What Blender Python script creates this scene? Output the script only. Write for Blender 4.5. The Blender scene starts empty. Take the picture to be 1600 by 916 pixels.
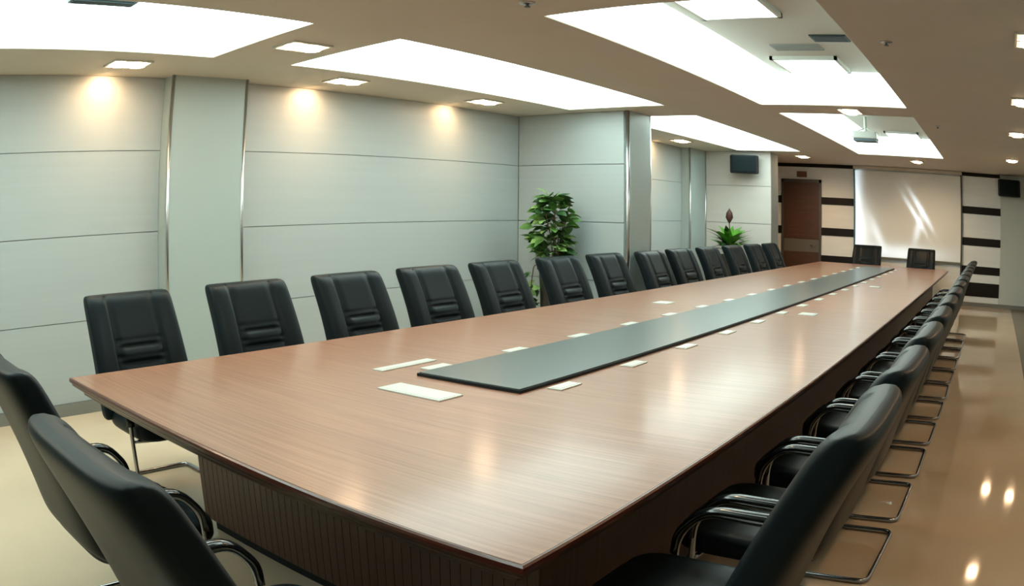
import bpy, bmesh, math, random
from mathutils import Vector, Matrix

S = bpy.context.scene
C = S.collection
random.seed(7)

# ------------------------------------------------------------------ camera
# A compact camera with a wide, barrel-distorting lens: the curve of the
# lens is given as a polynomial (angle off axis as a function of radius).
EYE = 1.526
F_PX, K3 = 1284.23, 0.2708                 # focal length in pixels (1600 wide), cubic term
SW = 36.0
mm = SW / 1600.0
cam_d = bpy.data.cameras.new('camera')
cam = bpy.data.objects.new('camera', cam_d)
C.objects.link(cam)
cam_d.type = 'PANO'
cam_d.sensor_fit = 'HORIZONTAL'
cam_d.sensor_width = SW
cam_d.sensor_height = SW * 916 / 1600
cam_d.clip_start = 0.02
cam_d.clip_end = 200
cc = cam_d
cc.panorama_type = 'FISHEYE_LENS_POLYNOMIAL'
cc.fisheye_fov = math.radians(180)
cc.fisheye_polynomial_k0 = 0.0
cc.fisheye_polynomial_k1 = -1.0 / (F_PX * mm)
cc.fisheye_polynomial_k2 = 0.0
cc.fisheye_polynomial_k3 = -K3 / (F_PX * mm) ** 3
cc.fisheye_polynomial_k4 = 0.0
RIGHT = Vector((0.8039, 0.5946, 0.0081))
DOWN = Vector((0.0660, -0.0757, -0.9949))
FWD = Vector((-0.5910, 0.8004, -0.1001))
R3 = Matrix((RIGHT, -DOWN, -FWD)).transposed()
cam.matrix_world = Matrix.Translation((0, 0, EYE)) @ R3.to_quaternion().to_matrix().to_4x4()
S.camera = cam

# ------------------------------------------------------------------ world, exposure
w = bpy.data.worlds.new('world')
S.world = w
w.use_nodes = True
w.node_tree.nodes['Background'].inputs[0].default_value = (0.55, 0.6, 0.6, 1)
w.node_tree.nodes['Background'].inputs[1].default_value = 0.05
S.view_settings.view_transform = 'Standard'
S.view_settings.look = 'None'
S.view_settings.gamma = 1
S.view_settings.use_curve_mapping = False
S.view_settings.exposure = 0.55

COVE = 3.4          # emission of the luminous cove panels
COVE_COL = (0.80, 1.0, 0.95)
WARM = (1.0, 0.62, 0.32)
SPOT_W = 26.0
LAMP_E = 36.0

# ------------------------------------------------------------------ materials
MATS = {}
def mat(name, col, rough=0.5, metal=0.0, emit=None, estr=0.0, spec=None, bump=None, noise=None, coat=0.0):
    if name in MATS: return MATS[name]
    m = bpy.data.materials.new(name); m.use_nodes = True
    nt = m.node_tree; b = nt.nodes['Principled BSDF']
    b.inputs['Base Color'].default_value = (*col, 1)
    b.inputs['Roughness'].default_value = rough
    b.inputs['Metallic'].default_value = metal
    if coat:
        b.inputs['Coat Weight'].default_value = coat
        b.inputs['Coat Roughness'].default_value = 0.12
    if spec is not None: b.inputs['Specular IOR Level'].default_value = spec
    if emit:
        b.inputs['Emission Color'].default_value = (*emit, 1)
        b.inputs['Emission Strength'].default_value = estr
    tc = nt.nodes.new('ShaderNodeTexCoord')
    if noise:                                    # (scale xyz, amount, detail)
        mp = nt.nodes.new('ShaderNodeMapping'); mp.inputs['Scale'].default_value = noise[0]
        nz = nt.nodes.new('ShaderNodeTexNoise'); nz.inputs['Scale'].default_value = 1.0
        nz.inputs['Detail'].default_value = noise[2]
        nt.links.new(tc.outputs['Object'], mp.inputs[0]); nt.links.new(mp.outputs[0], nz.inputs['Vector'])
        rp = nt.nodes.new('ShaderNodeValToRGB')
        a = noise[1]
        rp.color_ramp.elements[0].position = 0.3; rp.color_ramp.elements[1].position = 0.7
        rp.color_ramp.elements[0].color = (*[c * (1 - a) for c in col], 1)
        rp.color_ramp.elements[1].color = (*[min(1, c * (1 + a)) for c in col], 1)
        nt.links.new(nz.outputs['Fac'], rp.inputs[0]); nt.links.new(rp.outputs[0], b.inputs['Base Color'])
    if bump:                                     # (scale xyz, strength, distance)
        mp = nt.nodes.new('ShaderNodeMapping'); mp.inputs['Scale'].default_value = bump[0]
        nz = nt.nodes.new('ShaderNodeTexNoise'); nz.inputs['Scale'].default_value = 1.0
        nz.inputs['Detail'].default_value = 4
        nt.links.new(tc.outputs['Object'], mp.inputs[0]); nt.links.new(mp.outputs[0], nz.inputs['Vector'])
        bp = nt.nodes.new('ShaderNodeBump'); bp.inputs['Strength'].default_value = bump[1]; bp.inputs['Distance'].default_value = bump[2]
        nt.links.new(nz.outputs['Fac'], bp.inputs['Height']); nt.links.new(bp.outputs[0], b.inputs['Normal'])
    MATS[name] = m
    return m

M_ceil = mat('ceiling_paint', (0.62, 0.565, 0.48), 0.8, noise=((2, 2, 2), 0.02, 2))
M_inner = mat('recess_plaster', (0.74, 0.77, 0.72), 0.8)
M_wall = mat('wall_panel_laminate', (0.40, 0.45, 0.455), 0.42, spec=0.35, noise=((0.6, 0.6, 30), 0.02, 2))
M_joint = mat('panel_joint', (0.26, 0.30, 0.30), 0.7)
M_col = mat('column_panel', (0.38, 0.45, 0.44), 0.38, spec=0.4)
M_chrome = mat('chrome', (0.75, 0.76, 0.77), 0.16, 1.0)
M_frame = mat('dark_chrome', (0.36, 0.36, 0.37), 0.14, 1.0)
M_steel = mat('brushed_steel', (0.55, 0.57, 0.58), 0.28, 1.0)
M_leather = mat('black_leather', (0.007, 0.012, 0.014), 0.40, spec=0.12, bump=((90, 90, 90), 0.08, 0.001))
M_leather2 = mat('black_leather_arm', (0.006, 0.008, 0.009), 0.14, spec=0.6)
M_felt = mat('dark_glass_inlay', (0.080, 0.105, 0.105), 0.30, spec=0.5)
M_white = mat('white_plastic', (0.62, 0.65, 0.61), 0.35)
M_black = mat('black_plastic', (0.008, 0.011, 0.013), 0.55, spec=0.2)
M_stripe = mat('dark_wood_stripe', (0.010, 0.007, 0.006), 0.5, spec=0.2)
M_endwall = mat('end_wall_panel', (0.80, 0.84, 0.85), 0.45, noise=((1, 1, 12), 0.03, 2))
M_beige = mat('beige_wall_panel', (0.64, 0.60, 0.57), 0.5, noise=((1, 1, 12), 0.02, 2))
M_trim = mat('dark_trim', (0.05, 0.06, 0.06), 0.4)
M_base = mat('baseboard_metal', (0.20, 0.20, 0.18), 0.4)
M_border = mat('dark_floor_border', (0.16, 0.12, 0.08), 0.18, noise=((3, 3, 3), 0.15, 3))
M_pot = mat('dark_pot_glaze', (0.02, 0.018, 0.016), 0.3)
M_stem = mat('brown_stem', (0.10, 0.06, 0.03), 0.7)
M_soil = mat('potting_soil', (0.03, 0.02, 0.012), 0.9)
M_leafA = mat('leaf_mid_green', (0.085, 0.21, 0.045), 0.4, noise=((14, 14, 14), 0.35, 3))
M_leafB = mat('leaf_pale_green', (0.21, 0.37, 0.11), 0.42, noise=((14, 14, 14), 0.3, 3))
M_leafC = mat('leaf_bright_green', (0.10, 0.33, 0.03), 0.35, noise=((9, 9, 9), 0.35, 3))
M_leafD = mat('leaf_dark_green', (0.02, 0.07, 0.018), 0.4)
M_flower = mat('flower_spike_brown', (0.06, 0.016, 0.014), 0.6)
M_vent = mat('vent_grey', (0.10, 0.15, 0.17), 0.5)
M_darkvent = mat('vent_dark', (0.02, 0.05, 0.06), 0.5)
M_endgrey = mat('end_wall_grey_panel', (0.56, 0.60, 0.57), 0.45)
M_door = mat('door_veneer', (0.075, 0.034, 0.022), 0.4, noise=((3, 3, 30), 0.18, 4))
M_doorframe = mat('door_frame_metal', (0.10, 0.09, 0.08), 0.35, 0.3)
M_doorband = mat('door_band_steel', (0.13, 0.12, 0.105), 0.35)
M_sign = mat('sign_brown', (0.16, 0.06, 0.035), 0.5)

# fluorescent-lit translucent panels (these give the room its light)
M_cove = mat('luminous_panel', (0.8, 0.85, 0.82), 0.6, emit=COVE_COL, estr=COVE)
M_square = mat('square_diffuser', (0.8, 0.85, 0.82), 0.6, emit=COVE_COL, estr=COVE * 0.9)
M_lamp = mat('warm_lamp', (0.9, 0.8, 0.6), 0.5, emit=(1.0, 0.66, 0.40), estr=LAMP_E)

def wood_mat(name, c1, c2, rough, sc, coat=0.0):
    m = bpy.data.materials.new(name); m.use_nodes = True
    nt = m.node_tree; b = nt.nodes['Principled BSDF']
    tc = nt.nodes.new('ShaderNodeTexCoord'); mp = nt.nodes.new('ShaderNodeMapping'); mp.inputs['Scale'].default_value = sc
    nz = nt.nodes.new('ShaderNodeTexNoise'); nz.inputs['Scale'].default_value = 1; nz.inputs['Detail'].default_value = 6
    nz.inputs['Roughness'].default_value = 0.65; nz.inputs['Distortion'].default_value = 0.25
    rp = nt.nodes.new('ShaderNodeValToRGB')
    rp.color_ramp.elements[0].position = 0.34; rp.color_ramp.elements[0].color = (*c1, 1)
    rp.color_ramp.elements[1].position = 0.66; rp.color_ramp.elements[1].color = (*c2, 1)
    nt.links.new(tc.outputs['Object'], mp.inputs[0]); nt.links.new(mp.outputs[0], nz.inputs['Vector'])
    nt.links.new(nz.outputs['Fac'], rp.inputs[0]); nt.links.new(rp.outputs[0], b.inputs['Base Color'])
    bp = nt.nodes.new('ShaderNodeBump'); bp.inputs['Strength'].default_value = 0.06; bp.inputs['Distance'].default_value = 0.002
    nt.links.new(nz.outputs['Fac'], bp.inputs['Height']); nt.links.new(bp.outputs[0], b.inputs['Normal'])
    b.inputs['Roughness'].default_value = rough
    b.inputs['Coat Weight'].default_value = coat; b.inputs['Coat Roughness'].default_value = 0.15
    MATS[name] = m
    return m
M_wood = wood_mat('table_veneer', (0.245, 0.104, 0.057), (0.375, 0.180, 0.105), 0.40, (1.2, 55, 20), coat=0.36)
M_edge = wood_mat('table_edge_wood', (0.070, 0.014, 0.006), (0.120, 0.026, 0.010), 0.28, (3, 3, 40), coat=0.3)
M_lip = wood_mat('table_lip_wood', (0.060, 0.026, 0.016), (0.105, 0.050, 0.032), 0.35, (3, 3, 40))
M_body = wood_mat('table_body_wood', (0.050, 0.019, 0.011), (0.090, 0.036, 0.020), 0.4, (60, 60, 1.0))

def floor_mat():
    m = bpy.data.materials.new('polished_floor_stone'); m.use_nodes = True
    nt = m.node_tree; b = nt.nodes['Principled BSDF']
    tc = nt.nodes.new('ShaderNodeTexCoord')
    nz = nt.nodes.new('ShaderNodeTexNoise'); nz.inputs['Scale'].default_value = 0.9; nz.inputs['Detail'].default_value = 5
    rp = nt.nodes.new('ShaderNodeValToRGB')
    rp.color_ramp.elements[0].position = 0.3; rp.color_ramp.elements[0].color = (0.56, 0.44, 0.30, 1)
    rp.color_ramp.elements[1].position = 0.7; rp.color_ramp.elements[1].color = (0.66, 0.53, 0.38, 1)
    nt.links.new(tc.outputs['Object'], nz.inputs['Vector']); nt.links.new(nz.outputs['Fac'], rp.inputs[0])
    nt.links.new(rp.outputs[0], b.inputs['Base Color'])
    b.inputs['Roughness'].default_value = 0.06
    MATS['floor'] = m
    return m
M_floor = floor_mat()

# ------------------------------------------------------------------ mesh helpers
def box(bm, x0, x1, y0, y1, z0, z1, bev=0.0, mi=0):
    r = bmesh.ops.create_cube(bm, size=1.0)
    vs = r['verts']
    for v in vs:
        v.co = Vector(((x0 + x1) / 2 + v.co.x * (x1 - x0), (y0 + y1) / 2 + v.co.y * (y1 - y0), (z0 + z1) / 2 + v.co.z * (z1 - z0)))
    fs = set(f for v in vs for f in v.link_faces)
    for f in fs: f.material_index = mi
    if bev:
        es = list(set(e for v in vs for e in v.link_edges))
        bmesh.ops.bevel(bm, geom=es, offset=bev, segments=2, affect='EDGES', profile=0.6)
def obj(name, bm, m, parent=None, smooth=False, loc=None):
    me = bpy.data.meshes.new(name)
    bmesh.ops.recalc_face_normals(bm, faces=bm.faces[:])
    if smooth:
        for f in bm.faces: f.smooth = True
    bm.to_mesh(me); bm.free()
    for mm_ in (m if isinstance(m, (list, tuple)) else [m]): me.materials.append(mm_)
    o = bpy.data.objects.new(name, me); C.objects.link(o)
    if parent is not None: o.parent = parent
    if loc is not None: o.location = loc
    return o
def bxo(name, dims, m, parent=None, bev=0.0):
    bm = bmesh.new(); box(bm, *dims, bev=bev); return obj(name, bm, m, parent)
def thing(name, label, cat, loc=(0, 0, 0), rotz=0.0, group=None):
    o = bpy.data.objects.new(name, None); C.objects.link(o)
    o.location = loc; o.rotation_euler = (0, 0, rotz); o.empty_display_size = 0.1
    o['label'] = label; o['category'] = cat
    if group: o['group'] = group
    return o
def tag(o, label, cat, group=None):
    o['label'] = label; o['category'] = cat
    if group: o['group'] = group
    return o
def struct(o):
    o['kind'] = 'structure'; return o
def copy_tree(root, loc, rotz, label, scale=None):
    r = root.copy(); C.objects.link(r); r.location = loc; r.rotation_euler = (0, 0, rotz); r['label'] = label
    if scale: r.scale = scale
    for ch in list(root.children):
        c = ch.copy(); C.objects.link(c); c.parent = r
        for g in list(ch.children):
            d = g.copy(); C.objects.link(d); d.parent = c
    return r
def tube(bm, pts, r, n=10, closed=False, ry=None, fillet=0.0):
    """round (or elliptic) tube swept along a polyline with filleted corners"""
    P = [Vector(p) for p in pts]
    if fillet:
        Q = [] if closed else [P[0]]
        rng = range(len(P)) if closed else range(1, len(P) - 1)
        for i in rng:
            a, b, c = P[i - 1], P[i], P[(i + 1) % len(P)]
            d1 = (a - b); d2 = (c - b); f = min(fillet, d1.length * 0.49, d2.length * 0.49)
            p1 = b + d1.normalized() * f; p2 = b + d2.normalized() * f
            for k in range(6):
                t = k / 5
                Q.append(p1 * (1 - t) ** 2 + b * 2 * t * (1 - t) + p2 * t * t)
        if not closed: Q.append(P[-1])
        P = Q
    N = len(P); rings = []; up = None
    for i in range(N):
        if closed: d = (P[(i + 1) % N] - P[i - 1])
        else: d = P[min(i + 1, N - 1)] - P[max(i - 1, 0)]
        d.normalize()
        if up is None:
            up = Vector((0, 0, 1)) if abs(d.z) < 0.9 else Vector((0, 1, 0))
        s = d.cross(up)
        if s.length < 1e-5: s = d.cross(Vector((1, 0, 0)))
        s.normalize(); up = s.cross(d).normalized()
        rings.append([bm.verts.new(P[i] + s * (math.cos(2 * math.pi * k / n) * r) + up * (math.sin(2 * math.pi * k / n) * (ry or r))) for k in range(n)])
    for i in range(N if closed else N - 1):
        a = rings[i]; b = rings[(i + 1) % N]
        for k in range(n):
            bm.faces.new((a[k], a[(k + 1) % n], b[(k + 1) % n], b[k]))
    if not closed:
        bm.faces.new(rings[0][::-1]); bm.faces.new(rings[-1])
def lathe(bm, prof, n=24, cx=0, cy=0):
    rings = []
    for r, z in prof:
        rings.append([bm.verts.new((cx + r * math.cos(2 * math.pi * k / n), cy + r * math.sin(2 * math.pi * k / n), z)) for k in range(n)])
    for a, b in zip(rings, rings[1:]):
        for k in range(n): bm.faces.new((a[k], a[(k + 1) % n], b[(k + 1) % n], b[k]))
    bm.faces.new(rings[0][::-1]); bm.faces.new(rings[-1])

# ------------------------------------------------------------------ room dimensions
XL, XR = -5.87, 1.35           # left and right walls
Y0, YE = -1.6, 16.2            # wall behind the camera, end wall
ZC = 2.70                      # ceiling
HOLES = [                      # ceiling recesses (x0, x1, y0, y1)
    (-4.96, -3.74, -0.9, 3.01),
    (-4.96, -3.74, 3.78, 7.78),
    (-4.96, -3.74, 8.64, 13.36),
    (-2.62, -0.95, -0.9, 3.08),
    (-2.62, -0.95, 3.84, 7.82),
    (-2.62, -0.95, 8.46, 13.42),
]
# floor
o = struct(bxo('floor', (XL - 0.2, XR + 0.2, Y0 - 0.2, YE + 0.2, -0.1, 0.0), M_floor))
bxo('border_strip', (0.56, XR, Y0, YE, -0.02, 0.003), M_border, o)
# ceiling slab with openings
xs = sorted(set([XL - 0.2, XR + 0.2] + [h[i] for h in HOLES for i in (0, 1)]))
ys = sorted(set([Y0 - 0.2, YE + 0.2] + [h[i] for h in HOLES for i in (2, 3)]))
bm = bmesh.new()
def in_hole(x, y): return any(h[0] < x < h[1] and h[2] < y < h[3] for h in HOLES)
V = {}
def vv(x, y, z):
    k = (round(x, 4), round(y, 4), z)
    if k not in V: V[k] = bm.verts.new((x, y, z))
    return V[k]
for i in range(len(xs) - 1):
    for j in range(len(ys) - 1):
        if in_hole((xs[i] + xs[i + 1]) / 2, (ys[j] + ys[j + 1]) / 2): continue
        for z in (ZC, ZC + 0.05):
            bm.faces.new((vv(xs[i], ys[j], z), vv(xs[i + 1], ys[j], z), vv(xs[i + 1], ys[j + 1], z), vv(xs[i], ys[j + 1], z)))
for h in HOLES:
    c = [(h[0], h[2]), (h[1], h[2]), (h[1], h[3]), (h[0], h[3])]
    for k in range(4):
        a, b = c[k], c[(k + 1) % 4]
        f = [bm.verts.new((a[0], a[1], ZC)), bm.verts.new((b[0], b[1], ZC)), bm.verts.new((b[0], b[1], ZC + 0.05)), bm.verts.new((a[0], a[1], ZC + 0.05))]
        bm.faces.new(f)
ceiling = struct(obj('ceiling', bm, M_ceil))
bxo('ceiling_slab', (XL - 0.2, XR + 0.2, Y0 - 0.2, YE + 0.2, 3.10, 3.15), M_inner, ceiling)

# luminous left coves
cove_names = ['bright luminous ceiling panel nearest the camera, cut by the top left of the photo',
              'long bright luminous ceiling panel between the near bay and the jutting wall on the left',
              'farthest luminous ceiling panel on the left, beyond the jutting wall']
for h, lab in zip(HOLES[:3], cove_names):
    x0, x1, y0, y1 = h
    t = thing('cove_light', lab, 'ceiling light', ((x0 + x1) / 2, (y0 + y1) / 2, ZC + 0.05), group='luminous ceiling panels on the left')
    dx, dy = (x1 - x0) / 2, (y1 - y0) / 2
    bxo('diffuser', (-dx - .02, dx + .02, -dy - .02, dy + .02, 0.09, 0.11), M_cove, t)
    bm = bmesh.new()
    box(bm, -dx - .03, -dx, -dy, dy, -0.04, 0.09); box(bm, dx, dx + .03, -dy, dy, -0.04, 0.09)
    box(bm, -dx - .03, dx + .03, -dy - .03, -dy, -0.04, 0.09); box(bm, -dx - .03, dx + .03, dy, dy + .03, -0.04, 0.09)
    obj('side_panel', bm, M_cove, t)
v = thing('air_vent', 'grey slotted air vent at the inner edge of the nearest left luminous panel', 'vent', (-4.12, 1.62, 2.80), group='ceiling air vents')
bm = bmesh.new(); box(bm, -.06, .06, -.24, .24, 0.0, 0.04); obj('frame', bm, M_vent, v)
bm = bmesh.new()
for k in range(3): box(bm, -.04 + k * .03, -.025 + k * .03, -.22, .22, -0.008, 0.001)
obj('slats', bm, M_darkvent, v)

# central recesses: plaster inside, luminous left and far fascias, square diffusers, slots
ZI = 2.97
def central(h, labs, squares, label):
    x0, x1, y0, y1 = h
    t = thing('ceiling_recess', label, 'ceiling recess', ((x0 + x1) / 2, (y0 + y1) / 2, ZC + 0.05), group='recesses in the middle of the ceiling')
    del t['label'], t['category'], t['group']; t['kind'] = 'structure'
    dx, dy = (x1 - x0) / 2, (y1 - y0) / 2
    z1 = ZI - ZC - 0.05
    bxo('recess_top', (-dx - .12, dx + .12, -dy - .12, dy + .12, z1, z1 + 0.03), M_inner, t)
    bm = bmesh.new()
    box(bm, dx, dx + .03, -dy, dy, 0, z1); box(bm, -dx - .03, dx + .03, -dy - .03, -dy, 0, z1)
    obj('recess_side', bm, M_inner, t)
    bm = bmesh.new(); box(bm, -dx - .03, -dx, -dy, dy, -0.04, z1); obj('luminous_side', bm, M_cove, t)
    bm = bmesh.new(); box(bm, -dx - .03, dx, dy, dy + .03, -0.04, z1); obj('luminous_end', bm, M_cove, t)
    # cove-light wash on the recess top's left and far edges, added as glowing strips
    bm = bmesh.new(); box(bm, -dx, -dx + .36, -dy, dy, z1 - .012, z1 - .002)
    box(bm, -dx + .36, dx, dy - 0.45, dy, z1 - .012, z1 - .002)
    obj('painted_edge_wash', bm, M_cove, t)
    for (sx, sy, s), lb in zip(squares, labs):
        q = thing('square_light', lb, 'ceiling light', (sx, sy, ZI), group='square lights in the ceiling recesses')
        bm = bmesh.new()
        for a, b, c_, d in ((-s, s, -s, -s + .03), (-s, s, s - .03, s), (-s, -s + .03, -s, s), (s - .03, s, -s, s)):
            box(bm, a, b, c_, d, -.035, 0)
        obj('frame', bm, M_inner, q)
        bxo('diffuser', (-s + .03, s - .03, -s + .03, s - .03, -.032, -.01), M_square, q)
    return t
central(HOLES[3], ['square ceiling light in the recess above and behind the near table end'], [(-1.83, 1.2, .31)],
        'ceiling recess over the near end of the table, behind the camera view')
central(HOLES[4], ['square ceiling light cut by the top of the photo in the large middle recess',
                   'square ceiling light near the far end of the large middle recess'],
        [(-1.83, 4.86, .31), (-1.78, 6.95, .33)], 'large middle ceiling recess over the table with two square lights')
central(HOLES[5], ['square ceiling light at the near end of the far recess, hidden by its edge',
                   'square ceiling light at the far end of the far recess'],
        [(-1.83, 9.2, .31), (-1.60, 12.4, .31)], 'far ceiling recess over the table with the projector under it')
def slot(name, x0, x1, y, zt, m, label):
    t = thing(name, label, 'vent', ((x0 + x1) / 2, y, zt), group='ceiling air vents')
    hw = (x1 - x0) / 2
    bm = bmesh.new(); box(bm, -hw, hw, -.11, .11, -.012, 0, bev=.003); obj('frame', bm, m, t)
    bm = bmesh.new()
    for k in range(5): box(bm, -hw + .02, hw - .02, -.09 + k * .04, -.07 + k * .04, -.016, -.011)
    obj('slats', bm, m, t)
slot('air_vent', -1.50, -1.18, 5.92, ZI, M_darkvent, 'dark slotted air vent at the right edge of the middle ceiling recess')
slot('air_vent', -1.95, -1.50, 6.25, ZI, mat('vent_pale', (0.36, 0.40, 0.38), 0.6), 'grey air vent just before the far square light of the middle recess')

# projector hanging in the far recess
pj = thing('projector', 'white ceiling projector on a short pole in the far ceiling recess', 'projector', (-1.95, 10.6, 2.66))
bm = bmesh.new(); box(bm, -.18, .18, -.14, .14, 0.0, .10, bev=.015); obj('body', bm, M_white, pj)
bm = bmesh.new(); box(bm, -.17, .17, -.13, .13, -.035, 0.0, bev=.005); obj('underside', bm, M_vent, pj)
bm = bmesh.new(); tube(bm, [(0, 0, .10), (0, 0, .31)], .022, 12); obj('pole', bm, M_white, pj)
bm = bmesh.new()
for sx in (-1, 1):
    tube(bm, [(sx * .14, .08, .09), (0, 0, .16)], .008, 8); tube(bm, [(sx * .14, -.08, .09), (0, 0, .16)], .008, 8)
obj('bracket', bm, M_white, pj)
bm = bmesh.new(); lathe(bm, [(.035, 0), (.035, .03), (.028, .032), (.026, .01)], 18)
for vtx in bm.verts: vtx.co = Vector((vtx.co.x + .09, .135 + vtx.co.z, .05 + vtx.co.y))
obj('lens', bm, M_black, pj)

# ------------------------------------------------------------------ walls
def box_wall(name, d, m): return struct(bxo(name, d, m))
wl = box_wall('wall_left', (XL - .2, XL - .012, Y0, YE, 0, 3.12), M_joint)
box_wall('wall_right', (XR, XR + .2, Y0, YE, 0, 3.12), M_wall)
box_wall('wall_near', (XL - .2, XR + .2, Y0 - .2, Y0, 0, 3.12), M_wall)
we = box_wall('wall_end', (XL - .2, XR + .2, YE + .02, YE + .2, 0, 3.12), M_joint)
SEAM = [0.10, 0.74, 1.41, 2.08, ZC]
def panels_x(parent, x, y0, y1, m=M_wall, g=0.003):        # panels facing +x
    for z0, z1 in zip(SEAM, SEAM[1:]):
        bxo('panel', (x - .02, x, y0 + g, y1 - g, z0 + g, z1 - g), m, parent)
def panels_y(parent, y, x0, x1, m=M_wall, g=0.004):        # panels facing -y
    for z0, z1 in zip(SEAM, SEAM[1:]):
        bxo('panel', (x0 + g, x1 - g, y, y + .02, z0 + g, z1 - g), m, parent)
panels_x(wl, XL, Y0, 3.07)
panels_x(wl, XL, 3.86, 8.06)
panels_x(wl, XL, 8.61, 12.87)
# column 1 with polished metal corner strips
def column(name, x, y0, y1, label_less=None, m=M_col):
    o = struct(bxo(name, (XL - .02, x, y0, y1, 0, ZC), m))
    bm = bmesh.new()
    for y in (y0, y1):
        tube(bm, [(x - .004, y, 0.0), (x - .004, y, ZC)], .016, 10)
    obj('corner_strip', bm, M_steel, o, smooth=True)
    return o
column('trim_1', -5.70, 3.07, 3.86)
column('trim_2', -5.70, 12.87, 13.58)
# jutting wall pieces
j1 = struct(bxo('wall_left_jut', (XL - .02, -4.41, 8.085, 8.60, 0, 3.12), M_joint))
panels_y(j1, 8.065, XL, -4.40)
bxo('end_panel', (-4.41, -4.33, 8.085, 8.60, 0, ZC), M_col, j1)
bm = bmesh.new()
tube(bm, [(-4.36, 8.072, 0), (-4.36, 8.072, ZC)], .026, 10); tube(bm, [(-4.342, 8.60, 0), (-4.342, 8.60, ZC)], .018, 10)
obj('corner_strip', bm, M_steel, j1, smooth=True)
j2 = struct(bxo('wall_left_far_jut', (XL - .02, -4.40, 13.62, 14.05, 0, 3.12), M_joint))
panels_y(j2, 13.60, XL + .15, -4.40, M_beige)
# baseboards
struct(bxo('baseboard_left', (XL - .01, XL + .015, Y0, 8.06, 0, .10), M_base))
struct(bxo('baseboard_left_far', (XL - .01, XL + .015, 8.60, 13.6, 0, .10), M_base))
bxo('baseboard', (XL + .02, -4.41, 8.05, 8.085, 0, .10), M_base, j1)
struct(bxo('baseboard_end', (-5.87, XR, YE - .03, YE - .01, 0, .08), M_base))
struct(bxo('baseboard_right', (XR - .015, XR + .01, Y0, YE, 0, .10), M_base))

# end wall: light panels with dark bands between them
bands = [(0.20, 0.48), (0.65, 0.81), (1.22, 1.38), (1.86, 2.01), (2.625, ZC)]
def end_section(x0, x1):
    z = 0.0
    for b0, b1 in bands:
        bxo('panel', (x0, x1, YE - .01, YE + .02, z, b0), M_endwall, we)
        bxo('dark_band', (x0, x1, YE - .022, YE + .018, b0, b1), M_stripe, we)
        z = b1
end_section(-5.25, -4.97)
end_section(-4.05, -3.28)
end_section(-0.72, 0.235)
bxo('panel', (-4.97, -4.05, YE - .01, YE + .02, 2.37, 2.625), M_endwall, we)
bxo('dark_band', (-4.97, -4.05, YE - .022, YE + .018, 2.625, ZC), M_stripe, we)
bxo('panel', (-3.28, -0.72, YE - .01, YE + .02, 0.0, 0.80), M_endwall, we)
bxo('panel', (-3.28, -0.72, YE - .01, YE + .02, 0.80, ZC), M_endwall, we)
bxo('panel', (0.235, XR, YE - .01, YE + .02, 0.0, ZC), M_endgrey, we)
bxo('panel', (XL, -5.25, YE - .01, YE + .02, 0.0, ZC), M_beige, we)

# door in the end wall
dr = thing('door_1', 'dark brown double-height veneer door with a pale band in the end wall', 'door', (-4.51, YE - .02, 0))
del dr['category']; del dr['label']; dr['kind'] = 'structure'
bm = bmesh.new(); box(bm, -.46, -.41, -.05, .02, 0, 2.36); box(bm, .41, .46, -.05, .02, 0, 2.36); box(bm, -.46, .46, -.05, .02, 2.30, 2.36)
obj('door_frame', bm, M_doorframe, dr)
bxo('upper_panel', (-.41, .41, -.035, .02, 1.12, 2.30), M_door, dr, bev=.004)
bxo('middle_band', (-.41, .41, -.03, .02, 0.86, 1.12), M_doorband, dr, bev=.004)
bxo('lower_panel', (-.41, .41, -.035, .02, 0.0, 0.86), M_door, dr, bev=.004)
bm = bmesh.new(); tube(bm, [(.33, -.035, 1.0), (.33, -.075, 1.0), (.22, -.075, 1.0)], .009, 8, fillet=.02); obj('door_handle', bm, M_chrome, dr, smooth=True)
sg = bxo('door_sign', (-4.62, -4.39, YE - .045, YE - .012, 2.41, 2.53), M_sign, bev=.006)
tag(sg, 'small brown sign plate above the dark door in the end wall', 'sign')

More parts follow.
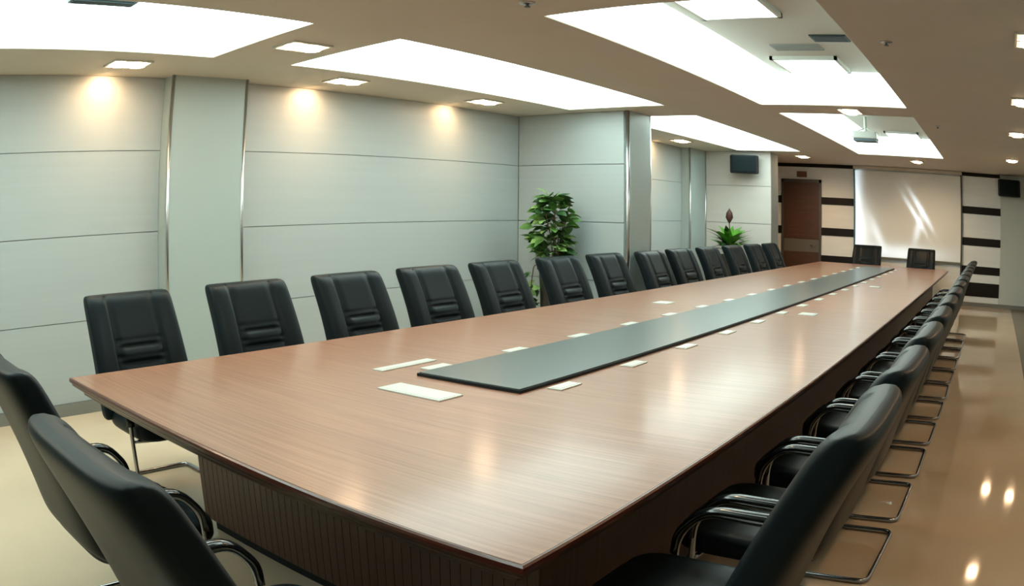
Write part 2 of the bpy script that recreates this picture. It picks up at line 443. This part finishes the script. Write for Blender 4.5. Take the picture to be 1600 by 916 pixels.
# projection screen
def screen_mat():  # glow at left and bottom and the bright streaks are painted in as emission
    m = bpy.data.materials.new('screen_painted_glow'); m.use_nodes = True
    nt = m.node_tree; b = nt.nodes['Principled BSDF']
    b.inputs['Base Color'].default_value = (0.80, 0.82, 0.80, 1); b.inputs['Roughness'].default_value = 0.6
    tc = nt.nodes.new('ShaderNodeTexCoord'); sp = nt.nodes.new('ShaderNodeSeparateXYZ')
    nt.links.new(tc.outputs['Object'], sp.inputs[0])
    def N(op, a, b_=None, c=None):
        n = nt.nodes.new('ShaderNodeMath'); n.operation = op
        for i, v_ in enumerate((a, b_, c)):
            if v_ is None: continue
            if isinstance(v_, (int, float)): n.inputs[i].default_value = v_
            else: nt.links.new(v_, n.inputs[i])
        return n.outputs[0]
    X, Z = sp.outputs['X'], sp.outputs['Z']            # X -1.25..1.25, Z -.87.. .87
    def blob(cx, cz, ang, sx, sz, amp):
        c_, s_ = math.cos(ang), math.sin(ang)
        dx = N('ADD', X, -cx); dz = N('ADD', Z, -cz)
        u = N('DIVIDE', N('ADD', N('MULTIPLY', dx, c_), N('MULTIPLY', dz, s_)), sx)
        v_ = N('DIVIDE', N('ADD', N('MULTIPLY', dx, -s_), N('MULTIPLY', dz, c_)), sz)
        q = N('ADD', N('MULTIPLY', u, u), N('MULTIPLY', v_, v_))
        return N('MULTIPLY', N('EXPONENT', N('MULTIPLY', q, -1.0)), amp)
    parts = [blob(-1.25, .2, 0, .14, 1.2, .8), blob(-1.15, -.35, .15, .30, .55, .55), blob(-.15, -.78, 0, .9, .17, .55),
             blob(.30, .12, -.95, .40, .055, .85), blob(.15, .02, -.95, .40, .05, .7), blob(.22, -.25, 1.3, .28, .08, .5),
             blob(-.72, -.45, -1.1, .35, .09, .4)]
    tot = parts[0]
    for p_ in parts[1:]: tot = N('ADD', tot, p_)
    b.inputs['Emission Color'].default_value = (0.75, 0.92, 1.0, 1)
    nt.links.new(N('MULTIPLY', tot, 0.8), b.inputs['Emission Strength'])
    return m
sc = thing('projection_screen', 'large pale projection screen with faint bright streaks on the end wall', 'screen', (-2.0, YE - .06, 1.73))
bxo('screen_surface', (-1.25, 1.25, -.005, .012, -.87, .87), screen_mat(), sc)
bm = bmesh.new(); box(bm, -1.29, -1.25, -.02, .035, -.92, .93, mi=0); obj('left_edge', bm, mat('teal_edge', (0.05, 0.16, 0.20), 0.3), sc)
bm = bmesh.new(); box(bm, 1.25, 1.285, -.02, .035, -1.25, .90); obj('right_edge', bm, M_trim, sc)
bm = bmesh.new(); box(bm, -1.25, 1.25, -.02, .03, -.91, -.87, bev=.004); obj('bottom_bar', bm, mat('screen_bar', (0.16, 0.17, 0.12), 0.4), sc)
bm = bmesh.new(); box(bm, -1.29, 1.29, -.06, .035, .90, .965, bev=.01); obj('screen_housing', bm, M_ceil, sc)

# loudspeakers
def speaker(loc, rz, label, s=1.0):
    t = thing('wall_speaker', label, 'speaker', loc, rz, group='black wall loudspeakers')
    bm = bmesh.new()
    prof = [(-.27, -.02), (-.23, -.16), (.23, -.16), (.27, -.02), (.20, .12), (-.20, .12)]
    lo = [bm.verts.new((x * s, y * s, -.16 * s)) for x, y in prof]; hi = [bm.verts.new((x * s, y * s, .16 * s)) for x, y in prof]
    bm.faces.new(lo[::-1]); bm.faces.new(hi)
    for k in range(6): bm.faces.new((lo[k], lo[(k + 1) % 6], hi[(k + 1) % 6], hi[k]))
    bmesh.ops.bevel(bm, geom=bm.edges[:], offset=.012, segments=2, affect='EDGES')
    obj('cabinet', bm, M_black, t)
    bm = bmesh.new(); box(bm, -.22 * s, .22 * s, -.172 * s, -.155 * s, -.14 * s, .14 * s, bev=.006); obj('grille', bm, mat('speaker_grille', (0.008, 0.013, 0.015), 0.8, spec=0.1), t)
    bm = bmesh.new(); box(bm, -.05, .05, .10, .16, -.05, .05, bev=.004); tube(bm, [(0, .08, 0), (0, .15, 0)], .02, 8); obj('bracket', bm, M_black, t)
    return t
speaker((-4.84, 13.38, 2.45), 0.25, 'black wall loudspeaker high on the far jutting wall, above the green plant')
speaker((0.46, 16.02, 2.43), 0.0, 'black wall loudspeaker high on the end wall right of the dark bands', 1.05)

# ------------------------------------------------------------------ downlights
def downlight_proto():
    t = thing('downlight', 'x', 'downlight', (0, 0, ZC), group='warm twin recessed downlights')
    bm = bmesh.new()
    for a, b, c_, d in ((-.13, .13, -.18, -.16), (-.13, .13, .16, .18), (-.13, -.115, -.16, .16), (.115, .13, -.16, .16), (-.115, .115, -.008, .008)):
        box(bm, a, b, c_, d, -.014, 0.002)
    obj('trim_frame', bm, M_white, t)
    for sy in (-1, 1):
        bm = bmesh.new()
        lathe(bm, [(.030, -.016), (.066, -.026), (.075, -.016), (.075, -.004), (.02, -.004)], 18, 0, sy * .085)
        obj('lamp', bm, M_lamp, t, smooth=True)
    return t
dl0 = downlight_proto()
def spot(parent_loc, tilt_to, power, size=1.75, blend=0.9):
    l = bpy.data.lights.new('spot_beam', 'SPOT'); l.energy = power; l.color = WARM; l.spot_size = size; l.spot_blend = blend
    l.shadow_soft_size = 0.05
    o = bpy.data.objects.new('spot_beam', l); C.objects.link(o)
    wall = parent_loc[0] < -5.2
    o.location = (XL + .19 if wall else parent_loc[0], parent_loc[1], ZC - .012)
    d = Vector(tilt_to).normalized()
    o.rotation_euler = d.to_track_quat('-Z', 'Y').to_euler()
DL = [  # x, y, aim, label, power factor
    (-5.32, 0.20, (-.9, 0, -1.0), 'warm downlight by the left wall at the left edge of the photo', 1),
    (-5.34, 2.42, (-.9, 0, -1.0), 'warm twin downlight between the nearest luminous panel and the near left wall', 1),
    (-5.30, 4.69, (-.9, 0, -1.0), 'warm twin downlight by the left wall just past the column', 1),
    (-5.32, 6.69, (-.9, 0, -1.0), 'warm twin downlight by the left wall near the jutting wall', .8),
    (-5.29, 11.60, (-.9, .1, -1.0), 'small warm downlight by the left wall of the far bay', .8),
    (-4.32, 3.39, (0, 0, -1), 'warm twin downlight between the first and second left luminous panels', 1.0),
    (-1.67, 8.15, (0, 0, -1), 'warm twin downlight on the ceiling between the two middle recesses', 1.0),
    (-3.95, 14.3, (0, .6, -1), 'small warm downlight near the end wall, in front of the dark door', 5),
    (-1.58, 14.3, (0, .6, -1), 'faint small downlight in front of the projection screen', 3.5),
    (-1.75, 3.45, (0, 0, -1), 'warm twin downlight above the near part of the table, out of view', 1.0),
    (0.40, 6.90, (.3, 0, -1), 'warm downlight at the right edge of the photo, highest of three', 1),
    (0.42, 9.25, (.3, 0, -1), 'warm downlight at the right edge of the photo, middle of three', 1),
    (0.44, 12.7, (.3, 0, -1), 'warm downlight at the right edge, lowest, above the right speaker', 1),
    (0.40, 4.60, (.3, 0, -1), 'warm downlight over the right aisle, out of view to the right', 1),
    (0.40, 2.30, (.3, 0, -1), 'warm downlight over the right aisle beside the camera, out of view', 1),
    (0.94, 12.4, (.3, 0, -1), 'warm downlight close to the far right wall, seen as a floor reflection', .6),
]
for i, (x, y, aim, lab, pf) in enumerate(DL):
    if i == 0:
        dl0.location = (x, y, ZC); dl0['label'] = lab
    else:
        copy_tree(dl0, (x, y, ZC), 0, lab)
    spot((x, y), aim, SPOT_W * pf * (.50 if x < -5.2 else (1.8 if x > 0 else 1.0)), 2.6 if x < -5.2 else 1.9)
# smoke detectors / sprinkler heads
for (x, y, lab) in ((-0.70, 4.90, 'small grey sprinkler head on the ceiling right of the middle recess'),
                    (-2.51, 3.52, 'small grey sprinkler head at the top edge of the photo left of the middle recess'),
                    (-0.70, 9.08, 'faint small sprinkler head on the ceiling right of the gap between recesses')):
    t = thing('sprinkler_head', lab, 'sprinkler', (x, y, ZC), group='ceiling sprinkler heads')
    bm = bmesh.new(); lathe(bm, [(.045, 0.002), (.045, -.006), (.02, -.012), (.012, -.012)], 18); obj('rosette', bm, M_steel, t)
    bm = bmesh.new(); lathe(bm, [(.009, -.012), (.009, -.022), (.018, -.024), (.018, -.027)], 14); obj('nozzle', bm, M_vent, t)

# ------------------------------------------------------------------ conference table
TX0, TX1, TY0, TY1, TZ = -3.74, -0.945, 1.33, 14.8, 0.75
tb = thing('conference_table', 'very long glossy brown wooden conference table with a dark centre strip', 'table', (0, 0, 0))
def loopface(bm, rows):
    """skirt through rows of (inset, z) around the table rectangle"""
    rings = []
    for ins, z in rows:
        rings.append([bm.verts.new(p) for p in ((TX0 + ins, TY0 + ins, z), (TX1 - ins, TY0 + ins, z), (TX1 - ins, TY1 - ins, z), (TX0 + ins, TY1 - ins, z))])
    for a, b in zip(rings, rings[1:]):
        for k in range(4): bm.faces.new((a[k], a[(k + 1) % 4], b[(k + 1) % 4], b[k]))
    return rings
bm = bmesh.new(); r = loopface(bm, [(.012, TZ), (.012, TZ - .004)]); bm.faces.new(r[0])
r2 = r[-1]; bm.faces.new(r2[::-1])
obj('tabletop', bm, M_wood, tb)
bm = bmesh.new()
r = loopface(bm, [(.013, TZ - .0005), (.006, TZ - .001), (.001, TZ - .006), (0, TZ - .014), (.001, TZ - .022), (.008, TZ - .028), (.012, TZ - .030), (.10, TZ - .030)])
obj('edge_moulding', bm, M_edge, tb)
bm = bmesh.new()
r = loopface(bm, [(.012, TZ - .030), (.014, TZ - .040), (.045, TZ - .062), (.060, TZ - .066), (.065, TZ - .085), (.30, TZ - .085)])
bm.faces.new(r[-1][::-1])
obj('lower_lip', bm, M_lip, tb)
IN = .52
bx0, bx1, by0, by1 = TX0 + IN, TX1 - .30, TY0 + IN, TY1 - IN
bm = bmesh.new(); box(bm, bx0, bx1, by0, by1, 0.06, TZ - .085); obj('base_body', bm, M_body, tb)
bm = bmesh.new(); box(bm, bx0 + .03, bx1 - .03, by0 + .03, by1 - .03, 0.0, 0.06); obj('plinth', bm, M_black, tb)
# fluted boards of the near end and long sides
n = 44; wdt = (bx1 - bx0) / n; me = None
for k in range(n):
    if me is None:
        bm = bmesh.new(); box(bm, .001, wdt - .001, -.012, .002, 0.07, TZ - .11, bev=.002)
        o = obj('board', bm, M_body, tb); me = o.data
    else:
        o = bpy.data.objects.new('board', me); C.objects.link(o); o.parent = tb
    o.location = (bx0 + k * wdt, by0, 0)
# dark centre strip with its rim
SX0, SX1, SY0, SY1 = -2.595, -1.995, 2.765, 13.9
bm = bmesh.new(); box(bm, SX0, SX1, SY0, SY1, TZ - .002, TZ + .014); obj('strip_rim', bm, M_black, tb)
bxo('strip_panel', (SX0 + .008, SX1 - .008, SY0 + .008, SY1 - .008, TZ + .006, TZ + .020), M_felt, tb, bev=.002)

ORD = ['first', 'second', 'third', 'fourth', 'fifth', 'sixth', 'seventh', 'eighth', 'ninth', 'tenth', 'eleventh', 'twelfth', 'thirteenth', 'fourteenth', 'fifteenth', 'sixteenth', 'seventeenth', 'eighteenth']
def plate(x, y, w_, l_, name='outlet_plate'):        # flush fittings, parts of the table
    bm = bmesh.new(); box(bm, -w_ / 2, w_ / 2, -l_ / 2, l_ / 2, -.001, .006, bev=.002)
    o = obj(name, bm, M_white, tb, loc=(x, y, TZ))
    bm = bmesh.new(); box(bm, -w_ / 2 + .012, w_ / 2 - .012, -l_ / 2 + .012, l_ / 2 - .012, .006, .0075, bev=.0006); obj('lid', bm, M_white, o)
ly = [2.99, 3.65, 4.32, 5.00, 5.66, 6.32, 6.98, 7.64, 8.30, 8.96, 9.62, 10.28, 10.94, 11.6, 12.26, 12.92, 13.58]
for k, y in enumerate(ly):
    plate(-2.665, y, .075, .17)
    plate(-1.925, y + .02, .075, .17)
for a in ((-2.345, 2.51, .37, .15), (-2.82, 2.92, .07, .40), (-3.07, 6.38, .15, .17), (-1.70, 6.38, .15, .17), (-1.66, 9.68, .15, .17)):
    plate(*a, name='cable_plate')

# ------------------------------------------------------------------ cantilever chairs
def sgnpow(c_, p): return math.copysign(abs(c_) ** p, c_)
def backrest_bm():
    bm = bmesh.new()
    NR, NS = 104, 150
    z0, z1 = 0.42, 1.095
    HW = 0.335
    def centre(v):                     # local y of the middle of the slab at height v
        return -0.20 - 0.20 * v - 0.06 * v * v + 0.02 * math.sin(v * math.pi)
    rings = []
    for i in range(NR + 1):
        q = -1 + 2 * i / NR
        q = 0.45 * math.sin(q * math.pi / 2) + 0.55 * q   # denser at the ends
        v = (q + 1) / 2
        z = z0 + (z1 - z0) * v
        e = (1 - abs(q) ** 22) ** (1 / 3) if abs(q) < 1 else 0.0
        e2 = (1 - abs(q) ** 14) ** (1 / 2.6) if abs(q) < 1 else 0.0
        hw = HW * (0.88 + 0.12 * e) * (1.0 - 0.07 * v)
        th = 0.068 * max(0.04, e2)
        ring = []
        for k in range(NS):
            a = 2 * math.pi * k / NS
            x = hw * sgnpow(math.cos(a), 2 / 7.0)
            y = th * sgnpow(math.sin(a), 2 / 4.0)
            side = abs(x) / HW
            bend = 0.022 * side ** 3                      # wings curl forward a little
            if y > th * 0.25:                             # front relief: stitched seams
                g = 0.0
                def groove(d, w_=0.010): return math.exp(-(d / w_) ** 2)
                if 0.03 < v < 0.985:
                    xs_ = abs(x)
                    seam_x = 0.170
                    g += 0.020 * groove(xs_ - seam_x, .008)
                    if xs_ < seam_x + .01:
                        t_ = min(1.0, xs_ / seam_x)
                        wn = max(0.0, 1 - t_ ** 10)
                        u1 = 0.770 + 0.100 * t_ ** 2.2; u2 = 0.680 + 0.100 * t_ ** 2.2
                        g += 0.017 * wn * (groove(z - u1, .012) + groove(z - u2, .012))
                        g -= 0.012 * math.exp(-((z - (u1 + u2) / 2) / .036) ** 2) * (1 - min(1, t_) ** 4)
                    else:
                        g -= 0.008 * math.sin(min(1, max(0, (xs_ - seam_x) / (HW - seam_x))) * math.pi)
                y -= g
            ring.append(bm.verts.new((x, centre(v) + y + bend, z)))
        rings.append(ring)
    for a, b in zip(rings, rings[1:]):
        for k in range(NS): bm.faces.new((a[k], a[(k + 1) % NS], b[(k + 1) % NS], b[k]))
    bm.faces.new(rings[0][::-1]); bm.faces.new(rings[-1])
    return bm
def seat_bm():
    bm = bmesh.new()
    NR, NS = 22, 64
    rings = []
    for i in range(NR + 1):
        q = math.sin((-1 + 2 * i / NR) * math.pi / 2)
        e = (1 - abs(q) ** 3) ** (1 / 3) if abs(q) < 1 else 0
        s = 0.72 + 0.28 * e
        ring = []
        for k in range(NS):
            a = 2 * math.pi * k / NS
            x = 0.300 * s * sgnpow(math.cos(a), 2 / 6); y = 0.035 + 0.275 * s * sgnpow(math.sin(a), 2 / 5)
            z = 0.430 + 0.048 * q + (0.025 * (y + .2) if q > 0 else 0.0)
            if q > 0: z -= 0.010 * math.exp(-((x) / .16) ** 2 - ((y) / .16) ** 2)
            if q > 0: z -= .006 * math.exp(-((abs(x) - .16) / .012) ** 2)
            ring.append(bm.verts.new((x, y, z)))
        rings.append(ring)
    for a, b in zip(rings, rings[1:]):
        for k in range(NS): bm.faces.new((a[k], a[(k + 1) % NS], b[(k + 1) % NS], b[k]))
    bm.faces.new(rings[0][::-1]); bm.faces.new(rings[-1])
    return bm
def make_chair():
    t = thing('conference_chair', 'x', 'chair', (0, 0, 0))
    obj('seat', seat_bm(), M_leather, t, smooth=True)
    obj('backrest', backrest_bm(), M_leather, t, smooth=True)
    W = 0.325; pts = []
    side = [(W, -.20, .58), (W, -.16, .615), (W, .12, .622), (W, .20, .53), (W - .01, .205, .014), (W - .01, -.36, .014)]
    pts = side + [(-x, y, z) for x, y, z in side[::-1]]
    bm = bmesh.new(); tube(bm, pts, .0125, 10, fillet=.055); obj('frame', bm, M_frame, t, smooth=True)
    bm = bmesh.new()
    tube(bm, [(-W + .005, .195, .385), (-.2, .195, .375), (.2, .195, .375), (W - .005, .195, .385)], .010, 8)
    tube(bm, [(-.2, .195, .378), (-.2, -.20, .40), (-.2, -.235, .50)], .010, 8, fillet=.04); tube(bm, [(.2, .195, .378), (.2, -.20, .40), (.2, -.235, .50)], .010, 8, fillet=.04)
    obj('seat_support', bm, M_frame, t, smooth=True)
    for s in (-1, 1):
        bm = bmesh.new()
        tube(bm, [(s * (W), -.215, .618), (s * W, -.14, .636), (s * W, .115, .638), (s * W, .203, .54), (s * W, .206, .47)], .026, 14, ry=.013, fillet=.09)
        obj('armrest', bm, M_leather2, t, smooth=True)
    return t
ch0 = make_chair()
first = [True]
def place(x, y, rz, label, group, jit=0.02, sc=1.0):
    rz += random.uniform(-jit, jit)
    if first[0]:
        first[0] = False
        ch0.location = (x, y, 0); ch0.rotation_euler = (0, 0, rz); ch0['label'] = label; r = ch0
    else:
        r = copy_tree(ch0, (x, y, 0), rz, label)
    r['group'] = group
    return r
PI = math.pi
# left row: persons would face +x
left_y = [1.98, 2.91, 3.82, 4.66, 5.52, 6.49, 7.38, 8.33, 9.26, 10.21, 11.20, 12.16, 13.09]
for k, y in enumerate(left_y):
    place(-3.78 if k == 7 else -3.84, y, -PI / 2, 'black leather chair, ' + ORD[k] + ' from the near end along the left side of the table', 'chairs along the left side of the table', .03)
for k in range(13):
    place(-0.74, 1.85 + .785 * k, PI / 2, 'black leather chair, ' + ORD[k] + ' from the camera along the right side of the table', 'chairs along the right side of the table', .02)
place(-2.55, 1.05, 0.0, 'black leather chair cut by the left edge, at the near table end', 'chairs at the near end of the table', 0.0)
place(-1.44, 0.955, 0.0, 'large black leather chair in the bottom left foreground, at the near table end', 'chairs at the near end of the table', 0.0)
place(-2.85, 15.1, PI, 'black leather chair at the far table end, left one before the screen', 'chairs at the far end of the table', .02)
place(-1.62, 15.1, PI, 'black leather chair at the far table end, right one before the screen', 'chairs at the far end of the table', .02)

# ------------------------------------------------------------------ plants
def leaf_mesh(name, L_, W_, m, fold=.18, curl=.25, n=7):
    bm = bmesh.new(); rows = []
    for i in range(n + 1):
        t = i / n
        hw = W_ / 2 * (math.sin(min(1, t * 1.02) ** .75 * math.pi) ** .8 if 0 < t < 1 else 0.02)
        z = -curl * L_ * t * t
        rows.append([bm.verts.new((-hw, t * L_, z + fold * hw)), bm.verts.new((0, t * L_, z)), bm.verts.new((hw, t * L_, z + fold * hw))])
    for a, b in zip(rows, rows[1:]):
        bm.faces.new((a[0], a[1], b[1], b[0])); bm.faces.new((a[1], a[2], b[2], b[1]))
    me = bpy.data.meshes.new(name)
    for f in bm.faces: f.smooth = True
    bm.to_mesh(me); bm.free(); me.materials.append(m)
    return me
def put_leaf(me, parent, loc, dirv, roll=0.0, s=1.0):
    o = bpy.data.objects.new('leaf', me); C.objects.link(o); o.parent = parent
    d = Vector(dirv).normalized(); up = Vector((0, 0, 1))
    xax = d.cross(up)
    if xax.length < 1e-3: xax = Vector((1, 0, 0))
    xax.normalize(); zax = xax.cross(d)
    M = Matrix((xax, d, zax)).transposed().to_4x4()
    o.matrix_local = Matrix.Translation(loc) @ M @ Matrix.Rotation(roll, 4, 'Y') @ Matrix.Diagonal((s, s, s, 1))
rnd = random.Random(11)
# plant 1: bushy, in a tall dark planter in the corner of the jutting wall
p1 = thing('potted_plant', 'bushy green broad-leaved plant in a tall dark planter against the jutting wall', 'plant', (-5.02, 7.62, 0))
bm = bmesh.new(); lathe(bm, [(.13, 0), (.15, .02), (.19, .86), (.215, .88), (.215, .93), (.19, .93), (.18, .88)], 28); obj('planter', bm, M_pot, p1, smooth=True)
bm = bmesh.new(); lathe(bm, [(.17, .87), (.18, .89), (.10, .90), (.02, .90)], 20); obj('soil', bm, M_soil, p1)
bm = bmesh.new()
tips = []
for k in range(9):
    a = k * 2.4; h = rnd.uniform(.35, .72); rr = rnd.uniform(.02, .17)
    tip = (rr * math.cos(a), rr * math.sin(a) * .8, .92 + h)
    tube(bm, [(.03 * math.cos(a), .03 * math.sin(a), .89), (rr * .5 * math.cos(a), rr * .4 * math.sin(a), .95 + h * .5), tip], .007, 6); tips.append(tip)
obj('stems', bm, M_stem, p1)
LA = [leaf_mesh('leaf', .155, .115, m) for m in (M_leafA, M_leafB, M_leafD, M_leafA)]
for k in range(255):
    zz = .92 + .78 * rnd.random() ** .9
    t = (zz - .92) / .78
    R_ = (.11 + .12 * math.sin(min(1, t * 1.1) * PI * .85)) * rnd.uniform(.35, 1.0)
    if t > .82: R_ *= .65
    a = rnd.uniform(0, 2 * PI)
    cx = -.03 - .05 * math.sin(t * 2.5)
    loc = (cx + .01 + R_ * math.cos(a), R_ * math.sin(a) * .85, zz)
    put_leaf(rnd.choice(LA), p1, loc, (math.cos(a) + rnd.uniform(-.5, .5), math.sin(a) + rnd.uniform(-.5, .5), rnd.uniform(-.3, .7)), rnd.uniform(-.8, .8), rnd.uniform(.7, 1.15))
for k in range(26):                       # trailing shoots on the left of the planter
    zz = rnd.uniform(.42, .86)
    put_leaf(rnd.choice(LA), p1, (-.25 + rnd.uniform(-.04, .08), -.10 + rnd.uniform(-.08, .06), zz), (rnd.uniform(-1, .6), rnd.uniform(-1, 0), rnd.uniform(-1, .1)), rnd.uniform(-.8, .8), rnd.uniform(.5, .8))
bm = bmesh.new()
tube(bm, [(-.1, -.05, .91), (-.23, -.10, .93), (-.26, -.11, .70), (-.24, -.11, .42)], .006, 6, fillet=.05); obj('trailing_stem', bm, M_stem, p1)

# plant 2: bright rosette with a dark flower spike, in a planter at the far jutting wall
p2 = thing('potted_bromeliad', 'low bright green leafy plant with a dark flower spike at the far jutting wall', 'plant', (-4.98, 12.95, 0))
bm = bmesh.new(); lathe(bm, [(.13, 0), (.15, .02), (.19, .80), (.21, .82), (.21, .87), (.185, .87), (.17, .83)], 28); obj('planter', bm, M_pot, p2, smooth=True)
bm = bmesh.new(); lathe(bm, [(.17, .82), (.175, .84), (.05, .85), (.02, .85)], 20); obj('soil', bm, M_soil, p2)
LC = [leaf_mesh('leaf', .44, .12, m, .15, .55, 9) for m in (M_leafC, M_leafC, M_leafD, M_leafB)]
for k in range(64):
    a = k * 2.399; up = rnd.uniform(.4, 2.4)
    put_leaf(rnd.choice(LC), p2, (.03 * math.cos(a), .03 * math.sin(a), .92 + .2 * rnd.random()), (math.cos(a), math.sin(a), up), rnd.uniform(-.3, .3), rnd.uniform(.7, 1.05))
bm = bmesh.new(); tube(bm, [(0, 0, .86), (.01, 0, 1.2), (.0, 0, 1.44)], .010, 8); obj('flower_stem', bm, M_stem, p2)
bm = bmesh.new(); lathe(bm, [(.01, 1.40), (.045, 1.44), (.055, 1.50), (.045, 1.58), (.02, 1.64), (.004, 1.66)], 12)
for vtx in bm.verts:
    k_ = 1 + .25 * math.sin(vtx.co.z * 160) ; vtx.co.x *= k_; vtx.co.y *= k_
obj('flower_spike', bm, M_flower, p2, smooth=True)
